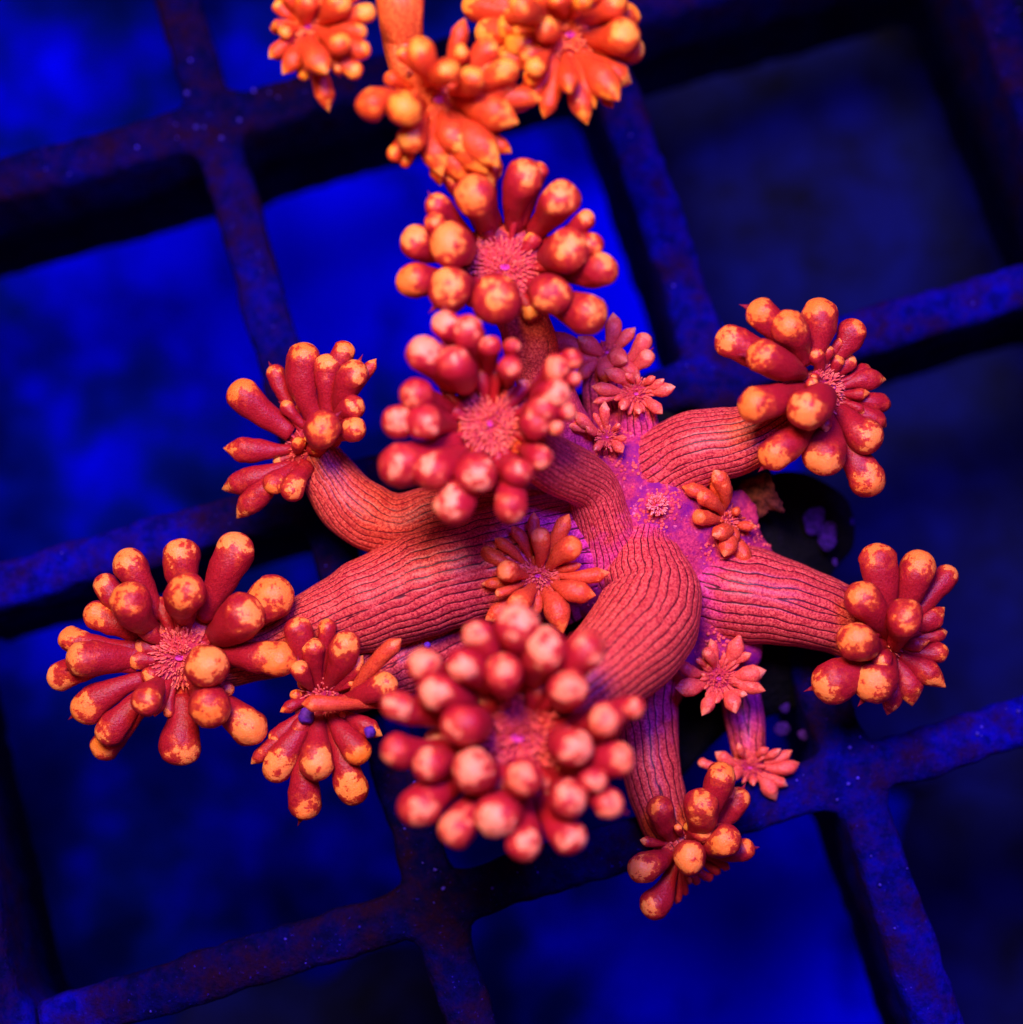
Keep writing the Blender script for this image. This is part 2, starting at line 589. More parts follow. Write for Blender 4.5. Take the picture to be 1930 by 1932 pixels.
M['far_mound'] = plain_material('far_mound_dark_blue', (.0005, .0009, .014), (.001, .0035, .11), .4, 1.0, .5, .3)  # dark mounds placed to darken these parts of the floor
for (x, y, r, sx, sy, lab) in [(14.2, -1.0, 6.2, 1, 1.25, 'dark mound deep below the right edge of the rack, out of focus'),
                               (11.6, 10.6, 7.6, 1.1, 1.0, 'dark mound deep below the upper right cells, out of focus'),
                               (15.5, -12.5, 4.5, 1, 1.5, 'dark mound deep below the lower right cell, out of focus'),
                               (-5.5, -16.5, 3.8, 1.4, .6, 'low dark mound deep below the lower left cells, out of focus'),
                               ]:
    c = Vector((x, y, FZ))
    o = blob('far_mound', [(c, r, (sx, sy, .35)), (c + Vector((r * .5, r * .4, 0)), r * .6, (1, 1, .5)), (c + Vector((-r * .5, r * .5, 0)), r * .5, (1, 1, .5))],
             M['far_mound'], None, .35, 1.2, .3, x)
    o['label'] = lab
    o['category'] = 'rock'
    o['group'] = 'mounds on the tank floor'

# violet crusts growing on the rock beside the colony
k = 0
for (u, v, z, r, sx, sy) in [(1535, 985, -2.4, 27, .8, 1.1), (1560, 1012, -2.45, 25, .8, 1.2), (1573, 1060, -2.5, 9, 1, 1), (1475, 1375, -2.8, 15, 1.3, .9),
                             (1480, 1335, -2.8, 10, 1.2, 1.2), (1515, 1385, -2.7, 12, 1, 1), (1600, 985, -3.0, 10, 1, 1), (1480, 1050, -2.9, 9, 1, 1)]:
    o = blob('crust_patch', [(P(u, v, z), RS(r, z), (sx, sy, .45)), (P(u + r * .3, v - r * .4, z), RS(r * .7, z), (sx, sy, .4))], M['algae'], base, .03, .055, 5.0, u)


# ------------------------------------------------------------------ polyps
def catmull(pts, n):
    out = []
    m = len(pts)
    for i in range(n + 1):
        t = i / n * (m - 1)
        k = min(int(t), m - 2)
        f = t - k
        p0, p1, p2, p3 = pts[max(k - 1, 0)], pts[k], pts[k + 1], pts[min(k + 2, m - 1)]
        out.append(.5 * ((2 * p1) + (p2 - p0) * f + (2 * p0 - 5 * p1 + 4 * p2 - p3) * f * f + (3 * p1 - p0 - 3 * p2 + p3) * f ** 3))
    return out


def frames(c):
    """parallel transport frames along a centreline"""
    T = []
    for i in range(len(c)):
        a, b = c[max(i - 1, 0)], c[min(i + 1, len(c) - 1)]
        d = Vector(b) - Vector(a)
        T.append(d.normalized() if d.length > 1e-9 else (T[-1] if T else Vector((0, 0, 1))))
    up = Vector((0, 0, 1)) if abs(T[0].z) < .9 else Vector((0, 1, 0))
    u = (up - T[0] * up.dot(T[0])).normalized()
    U = [u]
    for i in range(1, len(c)):
        u = U[-1] - T[i] * U[-1].dot(T[i])
        u.normalize()
        U.append(u)
    return T, U, [T[i].cross(U[i]) for i in range(len(c))]


def stalk(path, mat, parent, lines=24, purple_end=True, seg=168, seed=0.0, fade=1.0, purlen=2.3):
    """striped column: path runs from the colony to the head, entries (u, v, z, r)"""
    arr = [np.array([*P(u, v, z), RS(r, z)]) for (u, v, z, r) in path]
    length = sum(float(np.linalg.norm(arr[i + 1][:3] - arr[i][:3])) for i in range(len(arr) - 1))
    nl = max(24, int(length / .045))
    cc = catmull(arr, nl)
    cen = [Vector(c[:3]) for c in cc]
    T, U, B = frames(cen)
    vs, fs, dat = [], [], []
    for i in range(nl + 1):
        t = i / nl
        r = max(cc[i][3], .05)
        s = t * length
        # faint rings of contraction along the column
        r *= 1 + .018 * math.sin(s * 7 + seed) * noise.noise(Vector((s * 1.3, seed, 0))) * 3
        for j in range(seg):
            a = 2 * math.pi * j / seg
            wob = .70 * noise.noise(Vector((s * 1.1, a * .8 + seed, seed))) + .20 * noise.noise(Vector((s * 4.0, a * 2.0, seed + 5)))
            ph = (a / (2 * math.pi) * lines + wob)
            idx = math.floor(ph)
            q = abs(ph - idx - .5) * 2            # 1 at the groove, 0 on the crest
            gro = max(0.0, (q - .70) / .30)
            crest = 1 - q * q
            hue = (math.sin((idx % lines) * 12.9898 + seed * 3.1) * 43758.5453) % 1.0
            rr = r * (1 + .012 * crest - .018 * gro * gro * fade)
            rr += .035 * noise.noise(Vector((s * 1.2 + seed, math.cos(a) * 1.6, math.sin(a) * 1.6)))
            vs.append(cen[i] + U[i] * (math.cos(a) * rr) + B[i] * (math.sin(a) * rr))
            al = max(0, 1 - s / purlen) if purple_end else 0
            dat.append((gro * fade, al, hue, t))
    for i in range(nl):
        for j in range(seg):
            j2 = (j + 1) % seg
            fs.append((i * seg + j, i * seg + j2, (i + 1) * seg + j2, (i + 1) * seg + j))
    for i, rev in ((0, True), (nl, False)):
        o = len(vs)
        vs.append(cen[i])
        dat.append((0, 0, 0, 1))
        for j in range(seg):
            j2 = (j + 1) % seg
            f = (i * seg + j, i * seg + j2, o)
            fs.append(f[::-1] if rev else f)
    return new_mesh('stalk', vs, fs, mat, parent, dat)


def tentacle(p0, p1, R, kind, nrm, mat, parent, seed, spike=False, patchless=False, neck=0.0, dthr=0.0):
    rng = random.Random(seed)
    d = p1 - p0
    L = max(d.length, R * .6)
    ctrl = p0.lerp(p1, .5) + nrm * (.16 * L) + Vector((rng.uniform(-1, 1), rng.uniform(-1, 1), rng.uniform(-.5, .5))) * (.13 * L)
    cen, rad = [], []
    seg = 20
    na = 12
    for i in range(na + 1):
        t = i / na
        cen.append(p0 * (1 - t) ** 2 + ctrl * (2 * t * (1 - t)) + p1 * t * t)
    tipdir = (p1 - ctrl).normalized()
    if kind == 'b':
        a = rng.uniform(.36, .50) + neck
        for i in range(na + 1):
            t = i / na
            x = max(0, (t - .12) / .88)
            rad.append(R * (a + (1 - a) * (x * x * (3 - 2 * x)) ** .9))
        nb = 9
        flat = rng.uniform(.86, 1.02)
        for i in range(1, nb + 1):
            th = math.pi / 2 * i / nb
            cen.append(p1 + tipdir * (R * flat * math.sin(th)))
            rad.append(R * max(math.cos(th), .02))
    else:
        a = .42
        for i in range(na + 1):
            t = i / na
            x = min(1, t / .85)
            rad.append(R * (a + (1 - a) * (x * x * (3 - 2 * x))))
        nb = 10
        ext = rng.uniform(1.2, 1.75)
        for i in range(1, nb + 1):
            t = i / nb
            cen.append(p1 + tipdir * (R * ext * t))
            rad.append(R * max((1 - t ** 1.75) ** .95 * (1 - .18 * t), .03))
    T, U, B = frames(cen)
    pd = (tipdir * rng.uniform(.35, .75) + Vector((rng.uniform(-.38, .38) * (1 + 6 * dthr), .22 + rng.uniform(-.38, .38) * (1 + 6 * dthr), .85))).normalized()
    thr = rng.uniform(.42, .80) if kind == 'b' else rng.uniform(.70, 1.0)
    thr += dthr
    if patchless:
        thr = 1.6
    rnd = rng.random()
    pd2 = None
    if kind == 'b' and rng.random() < .45:
        pd2 = (pd + Vector((rng.uniform(-1, 1), rng.uniform(-1, 1), 0)) * .9).normalized()
        thr += .12
    vs, fs, dat = [], [], []
    m_ = len(cen)
    sx = rng.uniform(.93, 1.07)
    hc = p1 if kind == 'b' else p1 + tipdir * R * .5
    off = Vector((seed * 1.37 % 50, 0, 0))
    for i in range(m_):
        for j in range(seg):
            an = 2 * math.pi * j / seg
            p = cen[i] + U[i] * (math.cos(an) * rad[i] * sx) + B[i] * (math.sin(an) * rad[i] / sx)
            nn = noise.noise(p * (1.15 / R) + off) * .085 + noise.noise(p * (3.2 / R) + off) * .030
            p = p + (p - cen[i] + tipdir * .01).normalized() * (nn * rad[i] * 1.6)
            vs.append(p)
            dd = (p - hc)
            dl = dd.length
            if kind == 'b':
                dot = dd.normalized().dot(pd) if dl > 1e-6 else 0
                if pd2 is not None:
                    dot = max(dot, dd.normalized().dot(pd2))
                near = (p - p0).dot(tipdir) / max((p1 - p0).dot(tipdir), 1e-3)
                val = dot - thr + .38 * noise.noise(p * (1.5 / R) + off * 2) if near > .55 else -1
                # the patch sits on the swollen head only
                val -= max(0, dl / R - 1.25) * 1.2
            else:
                tt = i / m_
                val = (tt - .55) * 1.6 - thr * .55 + .25 * (p - cen[i]).normalized().z
            dat.append((val, i / m_, rnd, 1))
    for i in range(m_ - 1):
        for j in range(seg):
            j2 = (j + 1) % seg
            fs.append((i * seg + j, i * seg + j2, (i + 1) * seg + j2, (i + 1) * seg + j))
    fs.append(tuple(range(seg))[::-1])
    fs.append(tuple((m_ - 1) * seg + j for j in range(seg)))
    t_ob = new_mesh('tentacle', vs, fs, mat, parent, dat)
    if spike:
        side = Vector((d.x, d.y, 0))
        side = side.normalized() if side.length > .05 else Vector((rng.uniform(-1, 1), rng.uniform(-1, 1), 0)).normalized()
        sd = (side + Vector((rng.uniform(-.5, .5), rng.uniform(-.5, .5), -.15))).normalized()
        hr = R * rng.uniform(.22, .34)
        vs, fs = [], []
        a0 = p1 + sd * (R * .72)
        uu = sd.orthogonal().normalized()
        bb = sd.cross(uu)
        nr = 6
        for i in range(nr + 1):
            t = i / nr
            rr = hr * ((1 - t) ** 1.35) + .004
            c = a0 + sd * (R * .72 * t) + uu * (.08 * R * t * t)
            for j in range(9):
                an = 2 * math.pi * j / 9
                vs.append(c + uu * (math.cos(an) * rr) + bb * (math.sin(an) * rr))
        for i in range(nr):
            for j in range(9):
                j2 = (j + 1) % 9
                fs.append((i * 9 + j, i * 9 + j2, (i + 1) * 9 + j2, (i + 1) * 9 + j))
        fs.append(tuple(nr * 9 + j for j in range(9)))
        new_mesh('tip_spike', vs, fs, M['spike'], t_ob)
    return t_ob


def basis(nrm):
    nrm = nrm.normalized()
    u = nrm.orthogonal().normalized()
    if abs(nrm.z) > .5:
        u = (Vector((1, 0, 0)) - nrm * nrm.x).normalized()
    return u, nrm.cross(u), nrm


def oral_disc(c, R, nrm, parent, npap, plen, papmat, seed, cup=.5, erect=0.0, dmat='disc'):
    rng = random.Random(seed)
    u, b, n_ = basis(nrm)
    rings, seg = 16, 72
    vs, fs = [], []
    # underside cup that meets the stalk, then rim, then the domed face with a sunken mouth
    prof = [(.45, -cup * 1.3), (.62, -cup * .9), (.85, -cup * .5), (1.02, -cup * .2), (1.06, 0), (.98, .06), (.85, .07), (.68, .10), (.5, .15), (.34, .17), (.2, .15), (.1, .08), (.04, .03)]
    if erect:
        # fleshy crown under the disc, from which the tentacles rise
        cp = [(.35, -cup * 2.4), (.6, -cup * 1.8), (1.0, -cup * 1.3), (1.45, -cup * .95), (1.62, -cup * .7), (1.52, -cup * .45), (1.2, -cup * .25), (.9, -cup * .1), (.4, -.02)]
        vs, fs = [], []
        for i, (r, h) in enumerate(cp):
            for j in range(seg):
                a = 2 * math.pi * j / seg
                nz = noise.noise(Vector((math.cos(a) * r * 3, math.sin(a) * r * 3, seed + h + 7)))
                rr = R * r * (1 + .10 * nz + .045 * math.sin(a * 12 + seed * 2) * (r > .9))
                vs.append(c + (u * math.cos(a) + b * math.sin(a)) * rr + n_ * (R * (h + .06 * nz)))
        for i in range(len(cp) - 1):
            for j in range(seg):
                j2 = (j + 1) % seg
                fs.append((i * seg + j, i * seg + j2, (i + 1) * seg + j2, (i + 1) * seg + j))
        fs.append(tuple(range(seg))[::-1])
        fs.append(tuple((len(cp) - 1) * seg + j for j in range(seg)))
        new_mesh('crown', vs, fs, M['crown'], parent)
        vs, fs = [], []
    for i, (r, h) in enumerate(prof):
        for j in range(seg):
            a = 2 * math.pi * j / seg
            ridge = .05 * math.sin(a * 12 + seed) * (1 if .25 < r else 0)
            nz = noise.noise(Vector((math.cos(a) * r * 3, math.sin(a) * r * 3, seed + h)))
            rr = R * r * (1 + .06 * nz)
            vs.append(c + (u * math.cos(a) + b * math.sin(a)) * rr + n_ * (R * (h + ridge * .5 * r + .05 * nz)))
    for i in range(len(prof) - 1):
        for j in range(seg):
            j2 = (j + 1) % seg
            fs.append((i * seg + j, i * seg + j2, (i + 1) * seg + j2, (i + 1) * seg + j))
    fs.append(tuple(range(seg))[::-1])
    fs.append(tuple((len(prof) - 1) * seg + j for j in range(seg)))
    disc = new_mesh('oral_disc', vs, fs, M[dmat], parent)
    # papillae: the furry nap of the disc
    if npap:
        vs, fs = [], []
        for q in range(npap):
            r = math.sqrt(rng.uniform(.012, 1.0)) * .97
            a = (rng.randrange(34) + rng.gauss(0, .10)) * 2 * math.pi / 34
            h = .17 * math.exp(-(r / .55) ** 2) + .03
            rad_ = (u * math.cos(a) + b * math.sin(a))
            p = c + rad_ * (R * r) + n_ * (R * h)
            d = (n_ * .8 + rad_ * (.15 + .75 * r) + Vector((rng.uniform(-.3, .3), rng.uniform(-.3, .3), 0))).normalized()
            uu = d.orthogonal().normalized()
            bb = d.cross(uu)
            ln = plen * rng.uniform(.6, 1.3)
            w_ = plen * rng.uniform(.12, .19)
            o = len(vs)
            for (t, k_) in ((0, .8), (.45, 1), (.8, .85), (1.0, .35)):
                for j in range(5):
                    an = 2 * math.pi * j / 5
                    vs.append(p + d * (ln * t) + uu * (math.cos(an) * w_ * k_) + bb * (math.sin(an) * w_ * k_))
            for t in range(3):
                for j in range(5):
                    j2 = (j + 1) % 5
                    fs.append((o + t * 5 + j, o + t * 5 + j2, o + (t + 1) * 5 + j2, o + (t + 1) * 5 + j))
            fs.append(tuple(o + 15 + j for j in range(5)))
        pa = new_mesh('papillae', vs, fs, M[papmat], disc)
        pa['kind'] = 'stuff'
    # mouth
    vs, fs = [], []
    mR = R * .13
    for i in range(7):
        th = math.pi * i / 6
        for j in range(14):
            a = 2 * math.pi * j / 14
            pt = (u * math.cos(a) + b * math.sin(a) * .6) * (mR * (1 + .35 * math.cos(th)))
            vs.append(c + pt + n_ * (R * .17 + mR * .5 * math.sin(th)))
    for i in range(6):
        for j in range(14):
            j2 = (j + 1) % 14
            fs.append((i * 14 + j, i * 14 + j2, (i + 1) * 14 + j2, (i + 1) * 14 + j))
    fs.append(tuple(6 * 14 + j for j in range(14)))
    new_mesh('mouth', vs, fs, M['mouth'], disc)
    return disc


SEED = [100]


def polyp(label, group, sheet, centre, z, R, tent, length, mat='tentacle', nrm=(0, 0, 1), path=None, stmat='stalk', lines=24, npap=220, plen=.13, papmat='papilla',
          purple=True, cup=.5, spikes=0.18, rmul=1.0, fill=0, erect=0.0, neck=.06, dthr=.0, purlen=2.3, inner=0, disc=True, fade=1.0):
    cu, cvv = cv(sheet, *centre)
    s = ZOOM[sheet][2]
    C0 = P(cu, cvv, z)
    nv = Vector(nrm).normalized()
    base_pt = P(*path[0][:3]) if path else C0 - nv * .6
    t = thing('coral_polyp', label, 'coral polyp', base_pt, group)
    SEED[0] += 1
    sd = SEED[0]
    if path:
        if nv.z > .85:
            rw_ = RS(R * s, z)
            path = [p if i < len(path) - 3 else (p[0], p[1], min(p[2], z - rw_ * 1.0 - (len(path) - 1 - i) * .12), p[3]) for i, p in enumerate(path)]
        stalk(path, M[stmat], t, lines, purple, 264 if lines > 25 else (200 if lines > 15 else 120), float(sd) * 1.7, fade, purlen)
    Rw = RS(R * s, z)
    if disc:
        oral_disc(C0, Rw, nv, t, npap, plen, papmat, sd, cup, erect, 'crown_orange' if mat == 'tentacle_orange' else 'disc')
    Lw = length / 100
    rng = random.Random(sd)
    for e in tent:
        kind = e[0]
        x, y, r = e[1], e[2], e[3] * rmul
        xu, yv = cv(sheet, x, y)
        if len(e) > 4 and e[4] is not None:
            ru, rv = cv(sheet, e[4], e[5])
            zr = z - .05
            # roots lie on the plane of the disc
            root = P(ru, rv, zr)
            rel = root - C0
            if nv.z > .3:
                root.z -= max(-.5, min(.5, (rel.x * nv.x + rel.y * nv.y) / nv.z)) * .6
        else:
            q = Vector((xu - cu, cvv - yv, 0))
            q = q.normalized() if q.length > 1 else Vector((1, 0, 0))
            u_, b_, n_ = basis(nv)
            root = C0 + (q - nv * q.dot(nv)).normalized() * (Rw * .82) - nv * .03
        dz = e[6] if len(e) > 6 else None
        if erect:
            ph = P(xu, yv, root.z)
            dh = math.hypot(ph.x - root.x, ph.y - root.y)
            q = min(erect, .55 * Rw / max(dh, .01))
            root = Vector((root.x + (ph.x - root.x) * q, root.y + (ph.y - root.y) * q, root.z - Rw * cup * .55 * q / erect))
        ph = P(xu, yv, root.z)
        dh = math.hypot(ph.x - root.x, ph.y - root.y)
        if dz is None:
            rise = math.sqrt(max(Lw * Lw - dh * dh, 0))
            rise = max(rise, .12 * Lw) * (.85 if kind == 'b' else .55)
        else:
            rise = dz
        zt = root.z + rise
        p1 = P(xu, yv, zt)
        Rr = RS(r * s, zt)
        SEED[0] += 1
        m_ = e[7] if len(e) > 7 else mat
        tentacle(root, p1, Rr, kind, nv, M[m_], t, SEED[0], spike=(rng.random() < spikes and kind == 'b'), neck=neck, dthr=dthr)
    # young tentacles crowding in between the long ones
    for q in range(inner):
        a = 2 * math.pi * (q + rng.uniform(-.35, .35)) / inner
        u_, b_, n_ = basis(nv)
        d = u_ * math.cos(a) + b_ * math.sin(a)
        root = C0 + d * (Rw * .8) - n_ * (Rw * .1)
        p1 = C0 + d * (Rw * rng.uniform(1.15, 2.1)) + n_ * (Rw * rng.uniform(-.2, .55))
        SEED[0] += 1
        tentacle(root, p1, Rw * rng.uniform(.17, .36), rng.choice('bbs'), nv, M[mat], t, SEED[0], neck=neck, dthr=dthr)
    # the ring of short young tentacles round the mouth of the small stars
    u_, b_, n_ = basis(nv)
    for q in range(fill):
        a = 2 * math.pi * (q + rng.uniform(-.3, .3)) / fill
        d = u_ * math.cos(a) + b_ * math.sin(a)
        root = C0 + d * (Rw * .55)
        p1 = C0 + d * (Rw * rng.uniform(.95, 1.5)) + n_ * (Rw * rng.uniform(.15, .45))
        SEED[0] += 1
        tentacle(root, p1, Rw * rng.uniform(.09, .16), 's', nv, M[mat], t, SEED[0])
    return t


G1 = 'polyps of the red colony'
G2 = 'polyps of the orange colony at the top edge'

polyp('large blurred front polyp, crown of pale tipped knobs round a pink disc', G1, 5, (1060, 950), 2.75, 215, [
    ('b', 555, 565, 90), ('b', 620, 705, 98), ('b', 765, 565, 88), ('b', 845, 395, 78), ('b', 1060, 355, 115), ('b', 990, 610, 100), ('b', 1220, 480, 112),
    ('b', 1425, 480, 105), ('b', 1330, 690, 98), ('b', 1535, 855, 92), ('b', 1680, 790, 62), ('b', 1360, 1010, 102), ('b', 1600, 1070, 85),
    ('b', 1330, 1280, 102), ('b', 1550, 1310, 78), ('b', 1340, 1490, 85), ('b', 1090, 1520, 92), ('b', 950, 1370, 112), ('b', 735, 1440, 98),
    ('b', 530, 1325, 108), ('b', 585, 1100, 88), ('b', 410, 1020, 80), ('b', 770, 880, 108), ('b', 820, 1130, 112), ('b', 1090, 1165, 98), ('b', 410, 780, 88),
    ('b', 1470, 1180, 70)],
    185, path=[(1265, 950, -.95, 26), (1232, 985, -.62, 42), (1216, 1030, -.42, 60), (1222, 1082, -.15, 80), (1232, 1138, .2, 93), (1198, 1205, .7, 98), (1120, 1280, 1.5, 86), (1040, 1350, 2.3, 66), (985, 1388, 3.0, 56)],
    inner=20, npap=520, plen=.16, cup=.55, erect=.5, mat='tentacle_front', neck=.24, dthr=.07, rmul=1.07, spikes=0.09, papmat='papilla_purple', lines=34)

polyp('polyp left of centre facing the viewer, dark crimson knobs with split pale patches', G1, 2, (785, 870), 2.0, 165, [
    ('b', 520, 270, 80, 640, 620), ('b', 645, 310, 92, 720, 620), ('b', 385, 445, 98, 600, 690), ('b', 570, 510, 102, 660, 700), ('b', 785, 400, 60, 800, 660),
    ('b', 920, 400, 45, 880, 660), ('b', 905, 530, 68, 870, 700), ('b', 1190, 530, 75, 980, 740), ('b', 1285, 480, 58, 1000, 700), ('b', 1180, 690, 88, 980, 790),
    ('b', 1105, 790, 88, 960, 840), ('b', 1060, 870, 82, 950, 880), ('b', 1250, 800, 55, 980, 840), ('b', 1190, 890, 42, 960, 890), ('b', 335, 690, 90, 620, 800),
    ('b', 225, 860, 90, 610, 860), ('b', 385, 860, 100, 630, 870), ('b', 245, 1120, 122, 640, 960), ('b', 430, 1150, 108, 670, 990), ('b', 700, 1170, 115, 760, 1030),
    ('b', 560, 1370, 108, 720, 1030), ('b', 910, 1370, 95, 830, 1030), ('b', 950, 1160, 85, 860, 1010), ('b', 1090, 1080, 70, 930, 970), ('b', 1290, 600, 45, 1000, 770)],
    150, path=[(1190, 1110, -1.0, 60), (1160, 1050, -.60, 70), (1136, 980, -.15, 54), (1112, 915, .2, 50), (1050, 880, .9, 54), (980, 835, 1.5, 52), (930, 800, 1.95, 50)],
    inner=13, npap=560, plen=.12, erect=.5, mat='tentacle_front', neck=.24, dthr=.12, rmul=1.12, spikes=0.12, lines=34, papmat='papilla')

polyp('upper polyp on a tall neck below the orange colony, fuzzy pink disc and round knobs', G1, 1, (1225, 1080), 1.5, 122, [
    ('b', 1105, 790, 80, 1180, 970), ('b', 1305, 715, 74, 1250, 970), ('b', 1450, 805, 78, 1310, 980), ('b', 1485, 1010, 84, 1340, 1040), ('b', 1575, 985, 48, 1350, 1030),
    ('b', 1615, 1085, 66, 1350, 1080), ('b', 1550, 885, 38, 1330, 1010), ('b', 1412, 1190, 80, 1310, 1130), ('b', 1562, 1265, 80, 1320, 1150),
    ('b', 1197, 1205, 94, 1215, 1150), ('b', 1005, 1165, 84, 1130, 1130), ('b', 862, 1130, 68, 1120, 1100), ('b', 870, 975, 62, 1120, 1050), ('b', 1005, 985, 84, 1130, 1060),
    ('b', 955, 830, 48, 1140, 1010), ('b', 945, 900, 44, 1130, 1030), ('b', 1020, 710, 46, 1170, 980), ('b', 1160, 680, 44, 1200, 960), ('b', 1360, 690, 40, 1280, 970)],
    140, path=[(1120, 900, -1.4, 55), (1060, 800, -.6, 50), (1012, 690, .1, 48), (990, 610, .8, 50), (955, 530, 1.4, 46)], inner=10, npap=480, plen=.11, erect=.45, neck=.16, rmul=1.07, spikes=0.18, lines=20, fade=.5)

polyp('upper left polyp seen from the side, long club tentacles fanned out to the left', G1, 7, (800, 1020), -.4, 150, [
    ('b', 345, 600, 125, 720, 900, .25), ('b', 610, 430, 72, 790, 800, .1), ('b', 840, 310, 132, 940, 780, .3), ('b', 1030, 370, 100, 1060, 800, .25), ('b', 1240, 440, 112, 1160, 800, .7),
    ('b', 1165, 250, 80, 1110, 700, .25), ('s', 1370, 380, 45, 1200, 700, .3), ('b', 1235, 700, 90, 1130, 900, .7), ('b', 1245, 880, 88, 1100, 980, .8),
    ('b', 985, 880, 138, 960, 1020, 1.15), ('s', 350, 1045, 92, 740, 1040, .1), ('s', 320, 1310, 92, 760, 1160, .0), ('s', 400, 1480, 90, 800, 1230, .0),
    ('b', 590, 1320, 78, 800, 1180, .3), ('b', 740, 1370, 90, 880, 1180, .35), ('b', 700, 700, 55, 850, 860, .1), ('s', 800, 990, 55, 830, 1080, .4)],
    130, nrm=(-.75, .2, .6), path=[(1050, 965, -1.6, 50), (930, 955, -1.2, 52), (830, 968, -.95, 54), (745, 990, -.88, 60), (668, 958, -.80, 62), (622, 900, -.68, 52), (592, 850, -.55, 42)],
    neck=.18, rmul=1.10, inner=12, npap=60, plen=.10, spikes=0.21, lines=30, purple=False, cup=.8, fade=.85, papmat='papilla_purple')

polyp('leftmost polyp of the red colony, wide crown of two toned club tentacles', G1, 4, (850, 950), .1, 170, [
    ('b', 545, 390, 95, 760, 780, .3), ('b', 855, 335, 106, 880, 760, .3), ('b', 1180, 305, 108, 960, 780, .35), ('b', 400, 520, 70, 680, 820, .2), ('b', 345, 690, 72, 660, 860, .2),
    ('b', 545, 620, 112, 720, 830), ('b', 885, 560, 108, 870, 800), ('b', 1405, 585, 118, 1040, 850, .5), ('b', 1230, 690, 122, 990, 860), ('b', 195, 840, 76, 670, 900, .1),
    ('b', 275, 960, 105, 680, 940, .45), ('b', 135, 1060, 80, 670, 980, .0), ('b', 285, 1255, 86, 700, 1040, .1), ('b', 425, 1400, 82, 730, 1070, .2), ('b', 390, 1490, 75, 750, 1090, -.3),
    ('b', 645, 1215, 85, 740, 1060), ('b', 845, 1490, 108, 850, 1100, .2), ('b', 1025, 1250, 115, 910, 1080), ('b', 1265, 1375, 103, 970, 1060, .4), ('b', 1010, 1000, 118, 960, 960),
    ('b', 1440, 960, 100, 1010, 950, .6)],
    130, path=[(1100, 1035, -1.2, 110), (1000, 1045, -.65, 105), (880, 1075, -.5, 102), (760, 1115, -.5, 96), (640, 1165, -.45, 78), (520, 1215, -.3, 60), (420, 1240, -.1, 55), (350, 1243, .0, 52)],
    inner=15, npap=400, plen=.12, erect=.3, neck=.16, rmul=1.13, spikes=0.18, lines=36)

polyp('ragged polyp with folded strap tentacles, between the leftmost polyp and the blurred one', G1, 4, (1690, 1200), .15, 120, [
    ('b', 1560, 780, 82, 1650, 1100, .5), ('b', 1735, 770, 58, 1700, 1100, .4), ('b', 1845, 880, 100, 1740, 1110, .6), ('b', 1565, 1020, 58, 1640, 1140, .6), ('b', 1430, 1430, 58, 1620, 1250, .1),
    ('b', 1430, 1610, 100, 1640, 1290, .2), ('s', 1330, 1540, 48, 1600, 1300, .15), ('b', 1670, 1590, 112, 1690, 1290, .5), ('b', 1600, 1830, 105, 1680, 1300, .1),
    ('b', 1885, 1745, 98, 1740, 1300, .2), ('b', 1920, 1515, 84, 1760, 1280, .5), ('s', 1640, 1228, 50, 2080, 1235, .75, 'tentacle_small'), ('s', 2130, 880, 52, 1850, 1250, .7, 'tentacle_small'), ('b', 1650, 900, 70, 1690, 1120, .5),
    ('s', 1900, 1000, 60, 1760, 1160, .3), ('s', 1500, 1250, 40, 1640, 1200, .2), ('s', 1990, 1380, 60, 1800, 1280, .3), ('s', 1560, 1380, 50, 1680, 1260, .2), ('b', 2090, 1120, 82, 1850, 1200, .6)],
    120, nrm=(-.2, -.1, .95), path=[(980, 1120, -1.7, 70), (850, 1190, -1.5, 70), (740, 1250, -1.2, 66), (665, 1290, -.6, 56), (618, 1312, .0, 46)],
    inner=12, npap=160, plen=.14, spikes=0.18, purple=False)

polyp('small open bronze polyp at the centre lying over the striped stalks', G1, 8, (470, 700), .45, 108, [
    ('b', 485, 465, 62, 480, 640), ('b', 665, 530, 78, 540, 650), ('b', 282, 672, 66, 400, 700), ('b', 170, 565, 52, 400, 660), ('s', 345, 440, 42, 430, 620), ('s', 250, 500, 38, 400, 640),
    ('s', 625, 390, 50, 510, 610, .35), ('s', 820, 695, 50, 560, 690, .25), ('s', 725, 800, 68, 560, 740, .3), ('s', 590, 930, 76, 500, 780, .3), ('b', 350, 880, 74, 440, 770),
    ('s', 215, 930, 52, 400, 770, .2), ('b', 240, 805, 32, 390, 740), ('s', 190, 745, 36, 390, 710), ('s', 445, 370, 36, 470, 600, .2), ('s', 700, 640, 28, 560, 670, .2),
    ('s', 460, 900, 40, 470, 780, .1), ('s', 640, 880, 22, 540, 770, .2)],
    75, mat='tentacle_small', path=[(1060, 1120, -1.3, 60), (1030, 1105, -.4, 45), (1015, 1090, .3, 28)], npap=260, plen=.10, spikes=0.06, lines=12, fill=6)

